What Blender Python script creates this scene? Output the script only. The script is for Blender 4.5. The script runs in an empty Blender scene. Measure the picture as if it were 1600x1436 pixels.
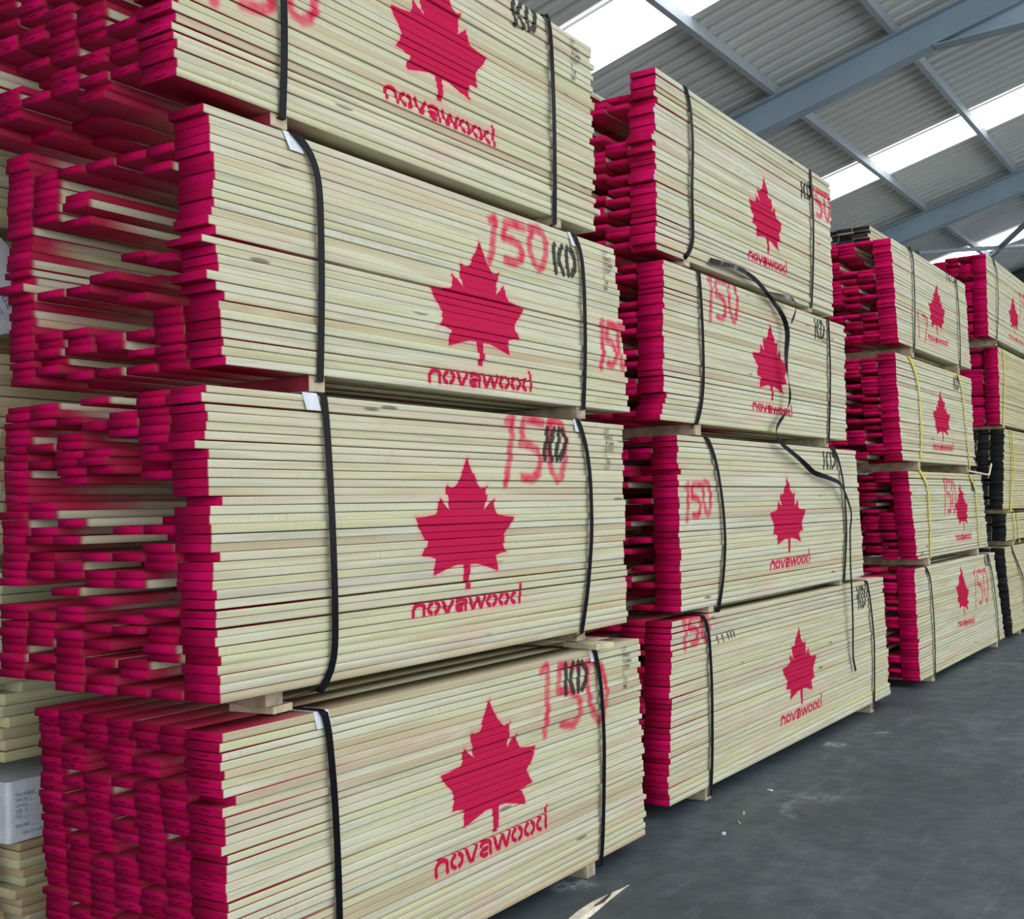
import bpy, math
import numpy as np
from mathutils import Matrix, Vector
SC = bpy.context.scene
COL = SC.collection
rng = np.random.default_rng(11)

# ---------------------------------------------------------------- camera
F_PX = 1846.18
CR = (0.5499543855, -0.8348440267, -0.0241996876)
CD = (0.0215046497, 0.0431196172, -0.9988384497)
CF = (0.8349177947, 0.5487951801, 0.0416668509)
EYE = 1.62
cam_d = bpy.data.cameras.new('camera')
cam = bpy.data.objects.new('camera', cam_d)
COL.objects.link(cam)
cam.matrix_world = Matrix(((CR[0], -CD[0], -CF[0], 0.0), (CR[1], -CD[1], -CF[1], 0.0),
                           (CR[2], -CD[2], -CF[2], EYE), (0, 0, 0, 1)))
cam_d.sensor_width = 36.0
cam_d.sensor_fit = 'HORIZONTAL'
cam_d.lens = F_PX / 1600.0 * 36.0
cam_d.clip_start = 0.05
SC.camera = cam

# ---------------------------------------------------------------- daylight and exposure
SC.view_settings.view_transform = 'Standard'
SC.view_settings.look = 'None'
SC.view_settings.gamma = 1.0
SC.view_settings.exposure = 0.0
SC.view_settings.use_curve_mapping = False
W = bpy.data.worlds.new('overcast_sky')
SC.world = W
W.use_nodes = True
W.node_tree.nodes['Background'].inputs[0].default_value = (0.92, 0.97, 1.0, 1)
W.node_tree.nodes['Background'].inputs[1].default_value = 2.2
SKYLIGHT_STRENGTH = 4.5


# ---------------------------------------------------------------- materials
class NT:
    def __init__(self, name):
        self.m = bpy.data.materials.new(name)
        self.m.use_nodes = True
        self.t = self.m.node_tree
        self.b = self.t.nodes['Principled BSDF']

    def n(self, kind, **kw):
        nd = self.t.nodes.new(kind)
        for k, v in kw.items():
            setattr(nd, k, v)
        return nd

    def link(self, a, b):
        self.t.links.new(a, b)

    def put(self, sock, v):
        if isinstance(v, bpy.types.NodeSocket):
            self.link(v, sock)
        else:
            sock.default_value = v

    def math(self, op, a, b=0.5, c=0.0, clamp=False):
        nd = self.n('ShaderNodeMath', operation=op, use_clamp=clamp)
        self.put(nd.inputs[0], a)
        self.put(nd.inputs[1], b)
        self.put(nd.inputs[2], c)
        return nd.outputs[0]

    def ramp(self, fac, lo, hi, a=0.0, b=1.0):
        nd = self.n('ShaderNodeMapRange', interpolation_type='SMOOTHSTEP')
        self.put(nd.inputs['Value'], fac)
        self.put(nd.inputs['From Min'], lo)
        self.put(nd.inputs['From Max'], hi)
        self.put(nd.inputs['To Min'], a)
        self.put(nd.inputs['To Max'], b)
        return nd.outputs[0]

    def cramp(self, fac, stops):
        nd = self.n('ShaderNodeValToRGB')
        e = nd.color_ramp.elements
        while len(e) < len(stops):
            e.new(0.5)
        for el, (p, c) in zip(e, stops):
            el.position = p
            el.color = (*c, 1)
        self.put(nd.inputs[0], fac)
        return nd.outputs[0]

    def mix(self, fac, a, b, mode='MIX'):
        nd = self.n('ShaderNodeMix', data_type='RGBA', blend_type=mode)
        self.put(nd.inputs[0], fac)
        self.put(nd.inputs[6], a if isinstance(a, bpy.types.NodeSocket) else (*a, 1))
        self.put(nd.inputs[7], b if isinstance(b, bpy.types.NodeSocket) else (*b, 1))
        return nd.outputs[2]

    def coord(self, scale=(1, 1, 1), which='Object', shift=None):
        tc = self.n('ShaderNodeTexCoord')
        v = tc.outputs[which]
        if shift is not None:
            ad = self.n('ShaderNodeVectorMath', operation='ADD')
            self.link(v, ad.inputs[0])
            cb = self.n('ShaderNodeCombineXYZ')
            for i in range(3):
                self.put(cb.inputs[i], shift)
            self.link(cb.outputs[0], ad.inputs[1])
            v = ad.outputs[0]
        ml = self.n('ShaderNodeVectorMath', operation='MULTIPLY')
        self.link(v, ml.inputs[0])
        ml.inputs[1].default_value = scale
        return ml.outputs[0]

    def noise(self, vec, scale=1.0, detail=3.0, rough=0.55, dist=0.0):
        nd = self.n('ShaderNodeTexNoise')
        self.link(vec, nd.inputs['Vector'])
        nd.inputs['Scale'].default_value = scale
        nd.inputs['Detail'].default_value = detail
        nd.inputs['Roughness'].default_value = rough
        nd.inputs['Distortion'].default_value = dist
        return nd.outputs[0]

    def attr(self, name):
        nd = self.n('ShaderNodeAttribute', attribute_name=name)
        sp = self.n('ShaderNodeSeparateColor')
        self.link(nd.outputs['Color'], sp.inputs[0])
        return sp.outputs[0], sp.outputs[1], sp.outputs[2], nd.outputs['Alpha']

    def done(self, col, rough=0.7, metal=0.0, bump=None, bs=0.2, bd=0.002, spec=0.5):
        self.b.inputs['Specular IOR Level'].default_value = spec
        self.put(self.b.inputs['Base Color'], col if isinstance(col, bpy.types.NodeSocket) else (*col, 1))
        self.put(self.b.inputs['Roughness'], rough)
        self.b.inputs['Metallic'].default_value = metal
        if bump is not None:
            bn = self.n('ShaderNodeBump')
            bn.inputs['Strength'].default_value = bs
            bn.inputs['Distance'].default_value = bd
            self.link(bump, bn.inputs['Height'])
            self.link(bn.outputs[0], self.b.inputs['Normal'])
        return self.m


RED = (0.52, 0.0010, 0.064)


def wood_material(name, stops, spray):
    k = NT(name)
    r, g, dist, length = k.attr('bdat')
    off = k.math('MULTIPLY', r, 37.0)
    base = k.cramp(r, stops)
    grain = k.noise(k.coord((1.6, 14, 60), shift=off), 1.0, 4, 0.6, 0.4)
    base = k.mix(k.ramp(grain, 0.36, 0.72, 0.0, 0.50), base, (0.38, 0.31, 0.17))
    blotch = k.noise(k.coord((0.9, 3, 6), shift=off), 1.0, 3, 0.6, 0.8)
    base = k.mix(k.ramp(blotch, 0.46, 0.66, 0.0, 0.80), base,
                 k.cramp(g, [(0.0, (0.58, 0.58, 0.29)), (0.35, (0.66, 0.66, 0.54)), (0.6, (0.56, 0.43, 0.26)),
                             (0.8, (0.48, 0.47, 0.39)), (1.0, (0.64, 0.52, 0.40))]))
    # saw marks: fine upright ridges in patches
    saw = k.noise(k.coord((95, 1.5, 9), shift=off), 1.0, 2, 0.5, 0.1)
    patch = k.ramp(k.noise(k.coord((1.1, 1, 8), shift=off), 1.0, 2), 0.5, 0.68)
    base = k.mix(k.math('MULTIPLY', k.ramp(saw, 0.48, 0.70, 0, 0.55), patch), base, (0.50, 0.45, 0.33))
    # dark specks, knots and grey weather marks
    vn = k.n('ShaderNodeTexVoronoi')
    k.link(k.coord((1.5, 6, 9), shift=off), vn.inputs['Vector'])
    vn.inputs['Scale'].default_value = 1.0
    base = k.mix(k.ramp(vn.outputs[0], 0.05, 0.085, 0.75, 0.0), base, (0.10, 0.09, 0.08))
    grey = k.noise(k.coord((2.4, 5, 22), shift=off), 1.0, 4, 0.7)
    base = k.mix(k.math('MULTIPLY', k.ramp(grey, 0.58, 0.72, 0, 0.6), k.ramp(g, 0.70, 0.85)), base, (0.36, 0.38, 0.40))
    if spray:
        mist = k.noise(k.coord((0.8, 1.2, 2.2)), 1.6, 2, 0.6)
        base = k.mix(k.ramp(mist, 0.55, 0.80, 0, 0.28), base, (0.72, 0.36, 0.34))
        geo = k.n('ShaderNodeNewGeometry')
        sx = k.n('ShaderNodeSeparateXYZ')
        k.link(geo.outputs['True Normal'], sx.inputs[0])
        flat = k.math('GREATER_THAN', k.math('ABSOLUTE', sx.outputs[2]), 0.9)
        reach = k.math('ADD', k.math('MULTIPLY', flat, 0.75), k.math('MULTIPLY', length, k.math('SUBTRACT', 1.0, flat)))
        wob = k.math('MULTIPLY', k.noise(k.coord((9, 9, 30), shift=off), 1.0, 3), 0.7)
        reach = k.math('MULTIPLY', reach, k.math('ADD', wob, 0.65))
        fall = k.ramp(k.math('DIVIDE', dist, k.math('MAXIMUM', reach, 0.004)), 0.15, 1.0, 0.96, 0.0)
        base = k.mix(fall, base, (RED[0] * .78, RED[1], RED[2] * .78))
        st, hand, blk, _ = k.attr('paint')
        dust = k.noise(k.coord((55, 55, 55)), 1.0, 3)
        base = k.mix(k.math('MULTIPLY', k.ramp(st, 0.06, 0.52, 0, 0.34), k.ramp(dust, 0.3, 0.7, 0.5, 1.0)), base, (0.85, 0.10, 0.16))
        base = k.mix(k.ramp(st, 0.46, 0.55, 0, 0.97), base, RED)
        wash = k.ramp(k.noise(k.coord((14, 14, 14)), 1.0, 3), 0.25, 0.7, 0.62, 0.95)
        base = k.mix(k.math('MULTIPLY', k.ramp(hand, 0.18, 0.60), wash), base, (0.66, 0.010, 0.085))
        base = k.mix(k.ramp(blk, 0.40, 0.58, 0, 0.93), base, (0.028, 0.03, 0.034))
    return k.done(base, 0.8, bump=grain, bs=0.25, bd=0.0012, spec=0.06)


CREAM = [(0.0, (0.80, 0.70, 0.50)), (0.14, (0.86, 0.80, 0.60)), (0.34, (0.78, 0.76, 0.50)), (0.5, (0.87, 0.83, 0.67)),
         (0.68, (0.83, 0.77, 0.56)), (0.84, (0.84, 0.82, 0.70)), (0.94, (0.78, 0.65, 0.46)), (1.0, (0.66, 0.54, 0.38))]
YELLOW = [(0.0, (0.78, 0.68, 0.38)), (0.35, (0.84, 0.78, 0.48)), (0.7, (0.78, 0.72, 0.46)), (1.0, (0.70, 0.58, 0.34))]
BROWN = [(0.0, (0.36, 0.24, 0.12)), (0.4, (0.55, 0.42, 0.25)), (0.75, (0.62, 0.52, 0.34)), (1.0, (0.42, 0.22, 0.10))]
def dim(stops, f):
    return [(p, (c[0] * f[0], c[1] * f[1], c[2] * f[2])) for p, c in stops]


CREAM = dim(CREAM, (.76, .79, .77))
YELLOW = dim(YELLOW, (.78, .80, .78))
M_WOOD = wood_material('poplar_wood', CREAM, True)
M_YEL = wood_material('yellow_wood', YELLOW, True)
M_RAW = wood_material('raw_wood', dim(CREAM, (.86, .86, .76)), False)
M_RAWY = wood_material('raw_yellow_wood', YELLOW, False)
M_BROWN = wood_material('rough_brown_wood', BROWN, False)


def end_paint(name, dark, mid, light, ticks=0.0):
    k = NT(name)
    r, g, _, _ = k.attr('bdat')
    off = k.math('MULTIPLY', r, 23.0)
    base = k.cramp(g, [(0.0, dark), (0.5, mid), (1.0, light)])
    nz = k.noise(k.coord((20, 22, 60), shift=off), 1.0, 4, 0.65)
    base = k.mix(k.ramp(nz, 0.35, 0.75, 0, 0.5), base, dark)
    cr = k.noise(k.coord((8, 14, 85), shift=off), 1.0, 3, 0.6, 0.6)
    base = k.mix(k.ramp(cr, 0.66, 0.72, 0, 0.5), base, tuple(c * 0.25 for c in dark))
    if ticks:
        ey, ez, _, _ = k.attr('euv')
        wav = k.math('MULTIPLY', k.math('SUBTRACT', k.noise(k.coord((1, 11, 14), shift=off), 1.0, 2), 0.5), 0.9)
        dz = k.math('ABSOLUTE', k.math('SUBTRACT', k.math('ADD', ez, wav), 0.5))
        dy = k.math('ABSOLUTE', k.math('SUBTRACT', ey, k.math('ADD', 0.40, k.math('MULTIPLY', r, 0.2))))
        tick = k.math('MULTIPLY', k.ramp(dz, 0.04, 0.10, 1, 0), k.ramp(dy, 0.10, 0.17, 1, 0))
        base = k.mix(k.math('MULTIPLY', k.math('MULTIPLY', tick, ticks), k.math('GREATER_THAN', g, 0.25)), base, tuple(c * 0.10 for c in dark))
    return k.done(base, 0.7, bump=nz, bs=0.35, bd=0.001, spec=0.10)


M_REDEND = end_paint('red_end_paint', (0.38, 0.0008, 0.050), (0.57, 0.0010, 0.088), (0.68, 0.002, 0.125))
M_REDTICK = end_paint('red_end_paint_with_saw_ticks', (0.36, 0.0008, 0.048), (0.54, 0.0010, 0.084), (0.66, 0.002, 0.120), 0.85)
M_BLKEND = end_paint('black_end_paint', (0.012, 0.012, 0.016), (0.02, 0.02, 0.026), (0.035, 0.035, 0.042))


def plain(name, col, rough=0.6, metal=0.0, var=0.25, scale=6.0, spec=0.4):
    k = NT(name)
    nz = k.noise(k.coord((1, 1, 1)), scale, 4, 0.6)
    c = k.mix(k.ramp(nz, 0.3, 0.75), tuple(x * (1 - var) for x in col), tuple(min(1, x * (1 + var * 0.5)) for x in col))
    return k.done(c, rough, metal, bump=nz, bs=0.08, bd=0.001, spec=spec)


M_STRAP = plain('black_plastic_strap', (0.007, 0.007, 0.010), 0.24, 0, 0.2, 30, 0.09)
M_YSTRAP = plain('yellow_plastic_strap', (0.82, 0.70, 0.10), 0.35, 0, 0.2, 30)
M_PAPER = plain('white_card', (0.74, 0.78, 0.84), 0.5, 0, 0.15, 20)
M_BEARER = plain('bearer_wood', (0.50, 0.41, 0.29), 0.8, 0, 0.4, 14)
M_BEARRED = plain('red_sprayed_bearer', (0.34, 0.03, 0.05), 0.8, 0, 0.5, 9)
M_INK = plain('black_ink', (0.03, 0.03, 0.035), 0.7, 0, 0.3, 40)
M_BLUEINK = plain('blue_ink', (0.03, 0.045, 0.32), 0.6, 0, 0.3, 40)
M_STEEL = plain('painted_blue_grey_steel', (0.27, 0.36, 0.44), 0.5, 0, 0.12, 1.5)
M_PURLIN = plain('galvanised_purlin_steel', (0.31, 0.35, 0.39), 0.5, 0, 0.12, 1.5)
M_SHADEST = plain('shaded_steel', (0.03, 0.035, 0.04), 0.5, 0, 0.2, 2)  # rafter steel with the shade at the far wall put into its colour
M_SHEET = plain('roof_sheet', (0.62, 0.63, 0.62), 0.55, 0, 0.10, 0.7)
M_WALL = plain('wall_cladding', (0.36, 0.39, 0.42), 0.6, 0, 0.15, 0.8)
M_BLOCK = plain('pale_block_wood', (0.72, 0.64, 0.42), 0.75, 0, 0.3, 12)
M_BARK = plain('dark_bark', (0.10, 0.05, 0.035), 0.85, 0, 0.4, 60)
M_SPLINT = plain('splinter_wood', (0.78, 0.72, 0.58), 0.75, 0, 0.25, 25)

k = NT('skylight_sheet')
nz = k.noise(k.coord((1, 1, 1)), 0.8, 3)
k.link(k.mix(k.ramp(nz, 0.3, 0.7), (0.92, 0.97, 1.0), (1, 1, 1)), k.b.inputs['Emission Color'])
k.b.inputs['Emission Strength'].default_value = SKYLIGHT_STRENGTH
M_SKYL = k.done((0.8, 0.85, 0.9), 0.4)

k = NT('worn_concrete')
p1 = k.noise(k.coord((1, 1, 1)), 0.7, 5, 0.65, 0.6)
p2 = k.noise(k.coord((1, 1, 1)), 5.5, 6, 0.7)
p3 = k.noise(k.coord((0.8, 7, 1)), 1.2, 5, 0.7, 1.2)
p4 = k.noise(k.coord((1, 1, 1)), 46, 3, 0.7)
fl = k.cramp(p1, [(0.25, (0.037, 0.053, 0.066)), (0.5, (0.070, 0.095, 0.112)), (0.75, (0.118, 0.155, 0.180))])
fl = k.mix(k.ramp(p2, 0.38, 0.66, 0, 0.70), fl, (0.042, 0.054, 0.064))
fl = k.mix(k.ramp(p3, 0.52, 0.72, 0, 0.45), fl, (0.05, 0.062, 0.073))
fl = k.mix(k.ramp(p3, 0.30, 0.46, 0.40, 0), fl, (0.17, 0.20, 0.22))
fl = k.mix(k.ramp(p4, 0.62, 0.78, 0, 0.35), fl, (0.20, 0.22, 0.23))


def ring(cx, cy, rad, wid, col, amt, a0=None):
    """tyre scuff: a worn arc on the slab"""
    global fl
    tc = k.n('ShaderNodeTexCoord')
    sp = k.n('ShaderNodeSeparateXYZ')
    k.link(tc.outputs['Object'], sp.inputs[0])
    dx = k.math('SUBTRACT', sp.outputs[0], cx)
    dy = k.math('SUBTRACT', sp.outputs[1], cy)
    d = k.math('SQRT', k.math('ADD', k.math('MULTIPLY', dx, dx), k.math('MULTIPLY', dy, dy)))
    band = k.ramp(k.math('ABSOLUTE', k.math('SUBTRACT', d, rad)), wid * 0.25, wid, 1, 0)
    tread = k.noise(k.coord((16, 16, 1)), 1.0, 4, 0.75)
    f = k.math('MULTIPLY', k.math('MULTIPLY', band, k.ramp(tread, 0.42, 0.62, 0.1, 1)), amt)
    if a0 is not None:
        f = k.math('MULTIPLY', f, k.ramp(k.math('ADD', k.math('MULTIPLY', dx, a0[0]), k.math('MULTIPLY', dy, a0[1])), 0.0, 0.25))
    fl = k.mix(f, fl, col)


ring(6.05, 1.93, 0.16, 0.16, (0.040, 0.050, 0.060), 0.75)
ring(6.15, 2.02, 0.30, 0.05, (0.26, 0.28, 0.28), 0.6, (0.2, 1))
ring(9.5, 0.4, 2.35, 0.22, (0.045, 0.056, 0.066), 0.8)
ring(9.6, 0.2, 2.9, 0.16, (0.050, 0.060, 0.072), 0.6)
ring(4.0, -1.5, 3.1, 0.25, (0.052, 0.064, 0.075), 0.6)
ring(6.6, -0.6, 2.1, 0.3, (0.050, 0.062, 0.072), 0.6)
ring(4.43, 2.68, 0.02, 0.14, (0.50, 0.53, 0.54), 0.55)
ring(7.80, 2.60, 0.02, 0.10, (0.55, 0.58, 0.58), 0.6)
ring(8.33, 2.44, 0.01, 0.08, (0.45, 0.48, 0.48), 0.6)
ring(6.35, 2.25, 0.02, 0.14, (0.28, 0.31, 0.32), 0.5)
ring(4.82, 2.54, 0.0, 0.03, (0.025, 0.028, 0.03), 1.2)
ring(5.74, 2.60, 0.0, 0.03, (0.025, 0.028, 0.03), 1.2)
ring(7.28, 2.06, 0.0, 0.12, (0.035, 0.04, 0.045), 0.9)
ring(8.33, 1.68, 0.0, 0.12, (0.035, 0.04, 0.045), 0.9)
tc = k.n('ShaderNodeTexCoord')
sp = k.n('ShaderNodeSeparateXYZ')
k.link(tc.outputs['Object'], sp.inputs[0])
seam = k.math('ABSOLUTE', k.math('SUBTRACT', k.math('ADD', sp.outputs[0], k.math('MULTIPLY', k.noise(k.coord((.4, 2.2, 1)), 1.0, 3), 0.12)), 12.6))
fl = k.mix(k.ramp(seam, 0.012, 0.035, 0.85, 0), fl, (0.02, 0.022, 0.025))
M_FLOOR = k.done(fl, k.ramp(p2, 0.3, 0.7, 0.48, 0.72), bump=p2, bs=0.25, bd=0.003)


# ---------------------------------------------------------------- mesh helpers
def link(name, me, mats=(), parent=None, loc=None):
    o = bpy.data.objects.new(name, me)
    COL.objects.link(o)
    if me is not None:
        for m in mats:
            me.materials.append(m)
    if parent is not None:
        o.parent = parent
    if loc is not None:
        o.location = loc
    return o


def tag(o, label=None, cat=None, group=None, kind=None):
    for key, v in (('label', label), ('category', cat), ('group', group), ('kind', kind)):
        if v:
            o[key] = v
    return o


def empty(name, loc, label, cat, group=None):
    o = bpy.data.objects.new(name, None)
    o.empty_display_size = 0.1
    COL.objects.link(o)
    o.location = loc
    return tag(o, label, cat, group)


class MB:
    def __init__(self):
        self.v, self.f, self.mi = [], [], []

    def add(self, verts, faces, mi=0):
        b = len(self.v)
        self.v += [tuple(map(float, p)) for p in verts]
        self.f += [tuple(b + i for i in q) for q in faces]
        self.mi += [mi] * len(faces)

    def box(self, lo, hi, mi=0):
        x0, y0, z0 = lo
        x1, y1, z1 = hi
        self.add([(x0, y0, z0), (x1, y0, z0), (x1, y1, z0), (x0, y1, z0), (x0, y0, z1), (x1, y0, z1), (x1, y1, z1), (x0, y1, z1)],
                 [(0, 3, 2, 1), (4, 5, 6, 7), (0, 1, 5, 4), (1, 2, 6, 5), (2, 3, 7, 6), (3, 0, 4, 7)], mi)

    def prism(self, poly, axis_fn, a, b, mi=0):
        """extrude a 2D polygon between parameters a and b; axis_fn(p, t) -> 3D"""
        n = len(poly)
        self.add([axis_fn(p, a) for p in poly] + [axis_fn(p, b) for p in poly],
                 [tuple(range(n))[::-1], tuple(range(n, 2 * n))] + [(i, (i + 1) % n, n + (i + 1) % n, n + i) for i in range(n)], mi)

    def ribbon(self, pts, nrm, width, th=0.0016, mi=0, fold=None):
        """flat strap: pts along its middle, nrm outward normals"""
        P = np.array(pts, float)
        N = np.array(nrm, float)
        T = np.gradient(P, axis=0)
        S = np.cross(T, N)
        S /= np.linalg.norm(S, axis=1)[:, None] + 1e-12
        if fold:
            S[:fold[0]] = (-1, 0, 0)
            S[-fold[1]:] = (-1, 0, 0)
        N = np.cross(S, T)
        N /= np.linalg.norm(N, axis=1)[:, None] + 1e-12
        w = width / 2
        ring = [P - S * w, P + S * w, P + S * w + N * th, P - S * w + N * th]
        n = len(P)
        V = np.stack(ring, 1).reshape(-1, 3)
        Fc = []
        for i in range(n - 1):
            for j in range(4):
                Fc.append((4 * i + j, 4 * i + (j + 1) % 4, 4 * i + 4 + (j + 1) % 4, 4 * i + 4 + j))
        Fc += [(0, 3, 2, 1), (4 * n - 4, 4 * n - 3, 4 * n - 2, 4 * n - 1)]
        self.add(V, Fc, mi)

    def tube(self, a, b, r, n=10, mi=0):
        a, b = Vector(a), Vector(b)
        d = (b - a).normalized()
        s = d.orthogonal().normalized()
        t = d.cross(s)
        self.prism([(math.cos(2 * math.pi * i / n) * r, math.sin(2 * math.pi * i / n) * r) for i in range(n)],
                   lambda p, q: tuple((a if q == 0 else b) + s * p[0] + t * p[1]), 0, 1, mi)

    def build(self, name, mats, parent=None, loc=None, bevel=0.0):
        me = bpy.data.meshes.new(name)
        me.from_pydata(self.v, [], self.f)
        me.polygons.foreach_set('material_index', self.mi)
        me.update()
        o = link(name, me, mats if isinstance(mats, (list, tuple)) else [mats], parent, loc)
        if bevel:
            md = o.modifiers.new('edge', 'BEVEL')
            md.width = bevel
            md.segments = 2
            md.limit_method = 'ANGLE'
        return o


def raw_mesh(name, V, Q, mi, bdat, paint=None, euv=None):
    me = bpy.data.meshes.new(name)
    V = np.asarray(V, np.float32)
    Q = np.asarray(Q, np.int32)
    me.vertices.add(len(V))
    me.vertices.foreach_set('co', V.ravel())
    me.loops.add(Q.size)
    me.loops.foreach_set('vertex_index', Q.ravel())
    me.polygons.add(len(Q))
    me.polygons.foreach_set('loop_start', np.arange(0, Q.size, 4, dtype=np.int32))
    me.polygons.foreach_set('material_index', np.asarray(mi, np.int32))
    me.update(calc_edges=True)
    for nm, arr in (('bdat', bdat), ('paint', paint), ('euv', euv)):
        if arr is not None:
            at = me.attributes.new(nm, 'FLOAT_COLOR', 'POINT')
            at.data.foreach_set('color', np.asarray(arr, np.float32).ravel())
    return me


def text_mesh(txt, size):
    cu = bpy.data.curves.new('t', 'FONT')
    cu.body = txt
    cu.size = size
    cu.resolution_u = 2
    ob = bpy.data.objects.new('t', cu)
    COL.objects.link(ob)
    dg = bpy.context.evaluated_depsgraph_get()
    dg.update()
    me = bpy.data.meshes.new_from_object(ob.evaluated_get(dg))
    bpy.data.objects.remove(ob)
    vs = [tuple(v.co) for v in me.vertices]
    fs = [tuple(p.vertices) for p in me.polygons]
    bpy.data.meshes.remove(me)
    return vs, fs


# ---------------------------------------------------------------- stencils and sprayed figures as distance fields
def seg_d(px, pz, pts):
    d = np.full(px.shape, 9.0)
    for (ax, az), (bx, bz) in zip(pts[:-1], pts[1:]):
        ex, ez = bx - ax, bz - az
        L = ex * ex + ez * ez + 1e-12
        t = np.clip(((px - ax) * ex + (pz - az) * ez) / L, 0, 1)
        d = np.minimum(d, np.hypot(px - ax - t * ex, pz - az - t * ez))
    return d


def poly_sd(px, pz, poly):
    d = seg_d(px, pz, poly + poly[:1])
    ins = np.zeros(px.shape, bool)
    for (ax, az), (bx, bz) in zip(poly, poly[1:] + poly[:1]):
        c = (az > pz) != (bz > pz)
        with np.errstate(divide='ignore', invalid='ignore'):
            xi = ax + (pz - az) * (bx - ax) / (bz - az if bz != az else 1e-9)
        ins ^= c & (px < xi)
    return np.where(ins, -d, d)


HALF = [(0, 0), (.06, .08), (.13, .145), (.19, .205), (.225, .225), (.285, .24), (.335, .235), (.395, .21), (.375, .3), (.36, .35),
        (.32, .41), (.42, .36), (.525, .31), (.53, .36), (.55, .41), (.585, .437), (.75, .452), (.94, .46), (.87, .53), (.78, .585),
        (.72, .632), (.75, .69), (.80, .738), (.68, .742), (.565, .76), (.60, .82), (.615, .882), (.4, .845), (.2, .815), (.068, .815),
        (.058, .9), (.045, 1.0)]
LEAF = HALF + [(-x, y) for x, y in HALF[::-1][:-1]]


def leaf_mark(apex, left, right, stem):
    hw = (right[0] - left[0]) / 2 / 0.94
    shear = (right[1] - left[1]) / (right[0] - left[0])
    poly = [(apex[0] + (stem[0] - apex[0]) * y + x * hw, apex[1] + (stem[1] - apex[1]) * y + shear * x * hw) for x, y in LEAF]
    return ('s', lambda px, pz: poly_sd(px, pz, poly), poly, 0.03, 2.0)


def arc(cx, cy, rx, ry, a0, a1, n=8):
    return [(cx + rx * math.cos(math.radians(a0 + (a1 - a0) * i / n)), cy + ry * math.sin(math.radians(a0 + (a1 - a0) * i / n))) for i in range(n + 1)]


O_STR = [arc(.36, .5, .28, .40, 112, 248), arc(.36, .5, .28, .40, 68, -68)]
LET = {
    'n': ([[(.10, .1), (.10, .55)], arc(.38, .55, .28, .35, 170, 0, 8) + [(.66, .1)]], .80),
    'o': (O_STR, .76),
    'v': ([[(.08, .9), (.30, .12)], [(.64, .9), (.42, .12)]], .76),
    'a': ([arc(.36, .66, .28, .25, 155, 5) + [(.64, .08)], [(.46, .47), (.22, .44), (.12, .30), (.14, .18)], [(.24, .07), (.42, .08)]], .80),
    'w': ([[(.06, .9), (.24, .12)], [(.32, .12), (.50, .85)], [(.56, .80), (.72, .12)], [(.78, .12), (.96, .9)]], 1.04),
    'd': ([arc(.33, .5, .25, .40, 100, 260), [(.62, .1), (.62, 1.5)]], .76)}


def text_mark(lb, lt, rb):
    h = lt[1] - lb[1]
    total = sum(LET[c][1] for c in 'novawood')
    sx = (rb[0] - lb[0]) / total
    sl = (rb[1] - lb[1]) / (rb[0] - lb[0])
    strokes, pts, pen = [], [], 0.0
    for c in 'novawood':
        for s in LET[c][0]:
            q = [(lb[0] + (pen + x) * sx, lb[1] + y * h + sl * (pen + x) * sx) for x, y in s]
            strokes.append(q)
            pts += q
        pen += LET[c][1]
    rad = 0.0096

    def fn(px, pz):
        d = np.full(px.shape, 9.0)
        for s in strokes:
            m = (px > min(p[0] for p in s) - .04) & (px < max(p[0] for p in s) + .04)
            if m.any():
                d[m] = np.minimum(d[m], seg_d(px[m], pz[m], s))
        return d - rad
    return ('s', fn, pts, 0.03, 1.0)


FIG = {'1': [[(.0, .93), (.08, 1.0), (.07, .6), (.05, .3), (.0, 0)]],
       '5': [[(.56, .94), (.40, .97), (.26, .97), (.24, .8), (.23, .61), (.38, .58), (.50, .50), (.55, .34), (.52, .16), (.42, .06), (.26, .09)]],
       '0': [[(.70, .95), (.67, .7), (.69, .4), (.75, .16), (.83, .04), (.91, .12), (.97, .38), (.97, .66), (.90, .90), (.80, .99), (.66, .96)]],
       '7': [[(.5, 1.0), (.98, .95), (.62, .0)]]}


def spray_mark(tl, bl, tr, figs='150', rad=0.0135):
    strokes, pts = [], []
    for c in figs:
        for s in FIG[c]:
            q = []
            for x, y in s:
                u = bl[0] + (tl[0] - bl[0]) * y + (tr[0] - tl[0]) * x
                z = bl[1] + (tl[1] - bl[1]) * y + (tr[1] - tl[1]) * x
                q.append((u, z))
            strokes.append(q)
            pts += q

    def fn(px, pz):
        d = np.full(px.shape, 9.0)
        for s in strokes:
            d = np.minimum(d, seg_d(px, pz, s))
        return d - rad
    return ('h', fn, pts, 0.045, 1.6)


def kd_mark(tl, bl, tr):
    K = [[(.08, 1.0), (.08, 0.0)], [(.40, 1.0), (.28, .62), (.27, .45), (.40, .0)],
         [(.62, 1.0), (.62, 0.0)], [(.78, .98), (.95, .72), (.97, .5), (.95, .28), (.78, .02)]]
    strokes, pts = [], []
    for s in K:
        q = [(bl[0] + (tl[0] - bl[0]) * y + (tr[0] - tl[0]) * x, bl[1] + (tl[1] - bl[1]) * y + (tr[1] - tl[1]) * x) for x, y in s]
        strokes.append(q)
        pts += q

    def fn(px, pz):
        d = np.full(px.shape, 9.0)
        for s in strokes:
            d = np.minimum(d, seg_d(px, pz, s))
        return d - 0.0155
    return ('k', fn, pts, 0.03, 1.0)


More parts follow.
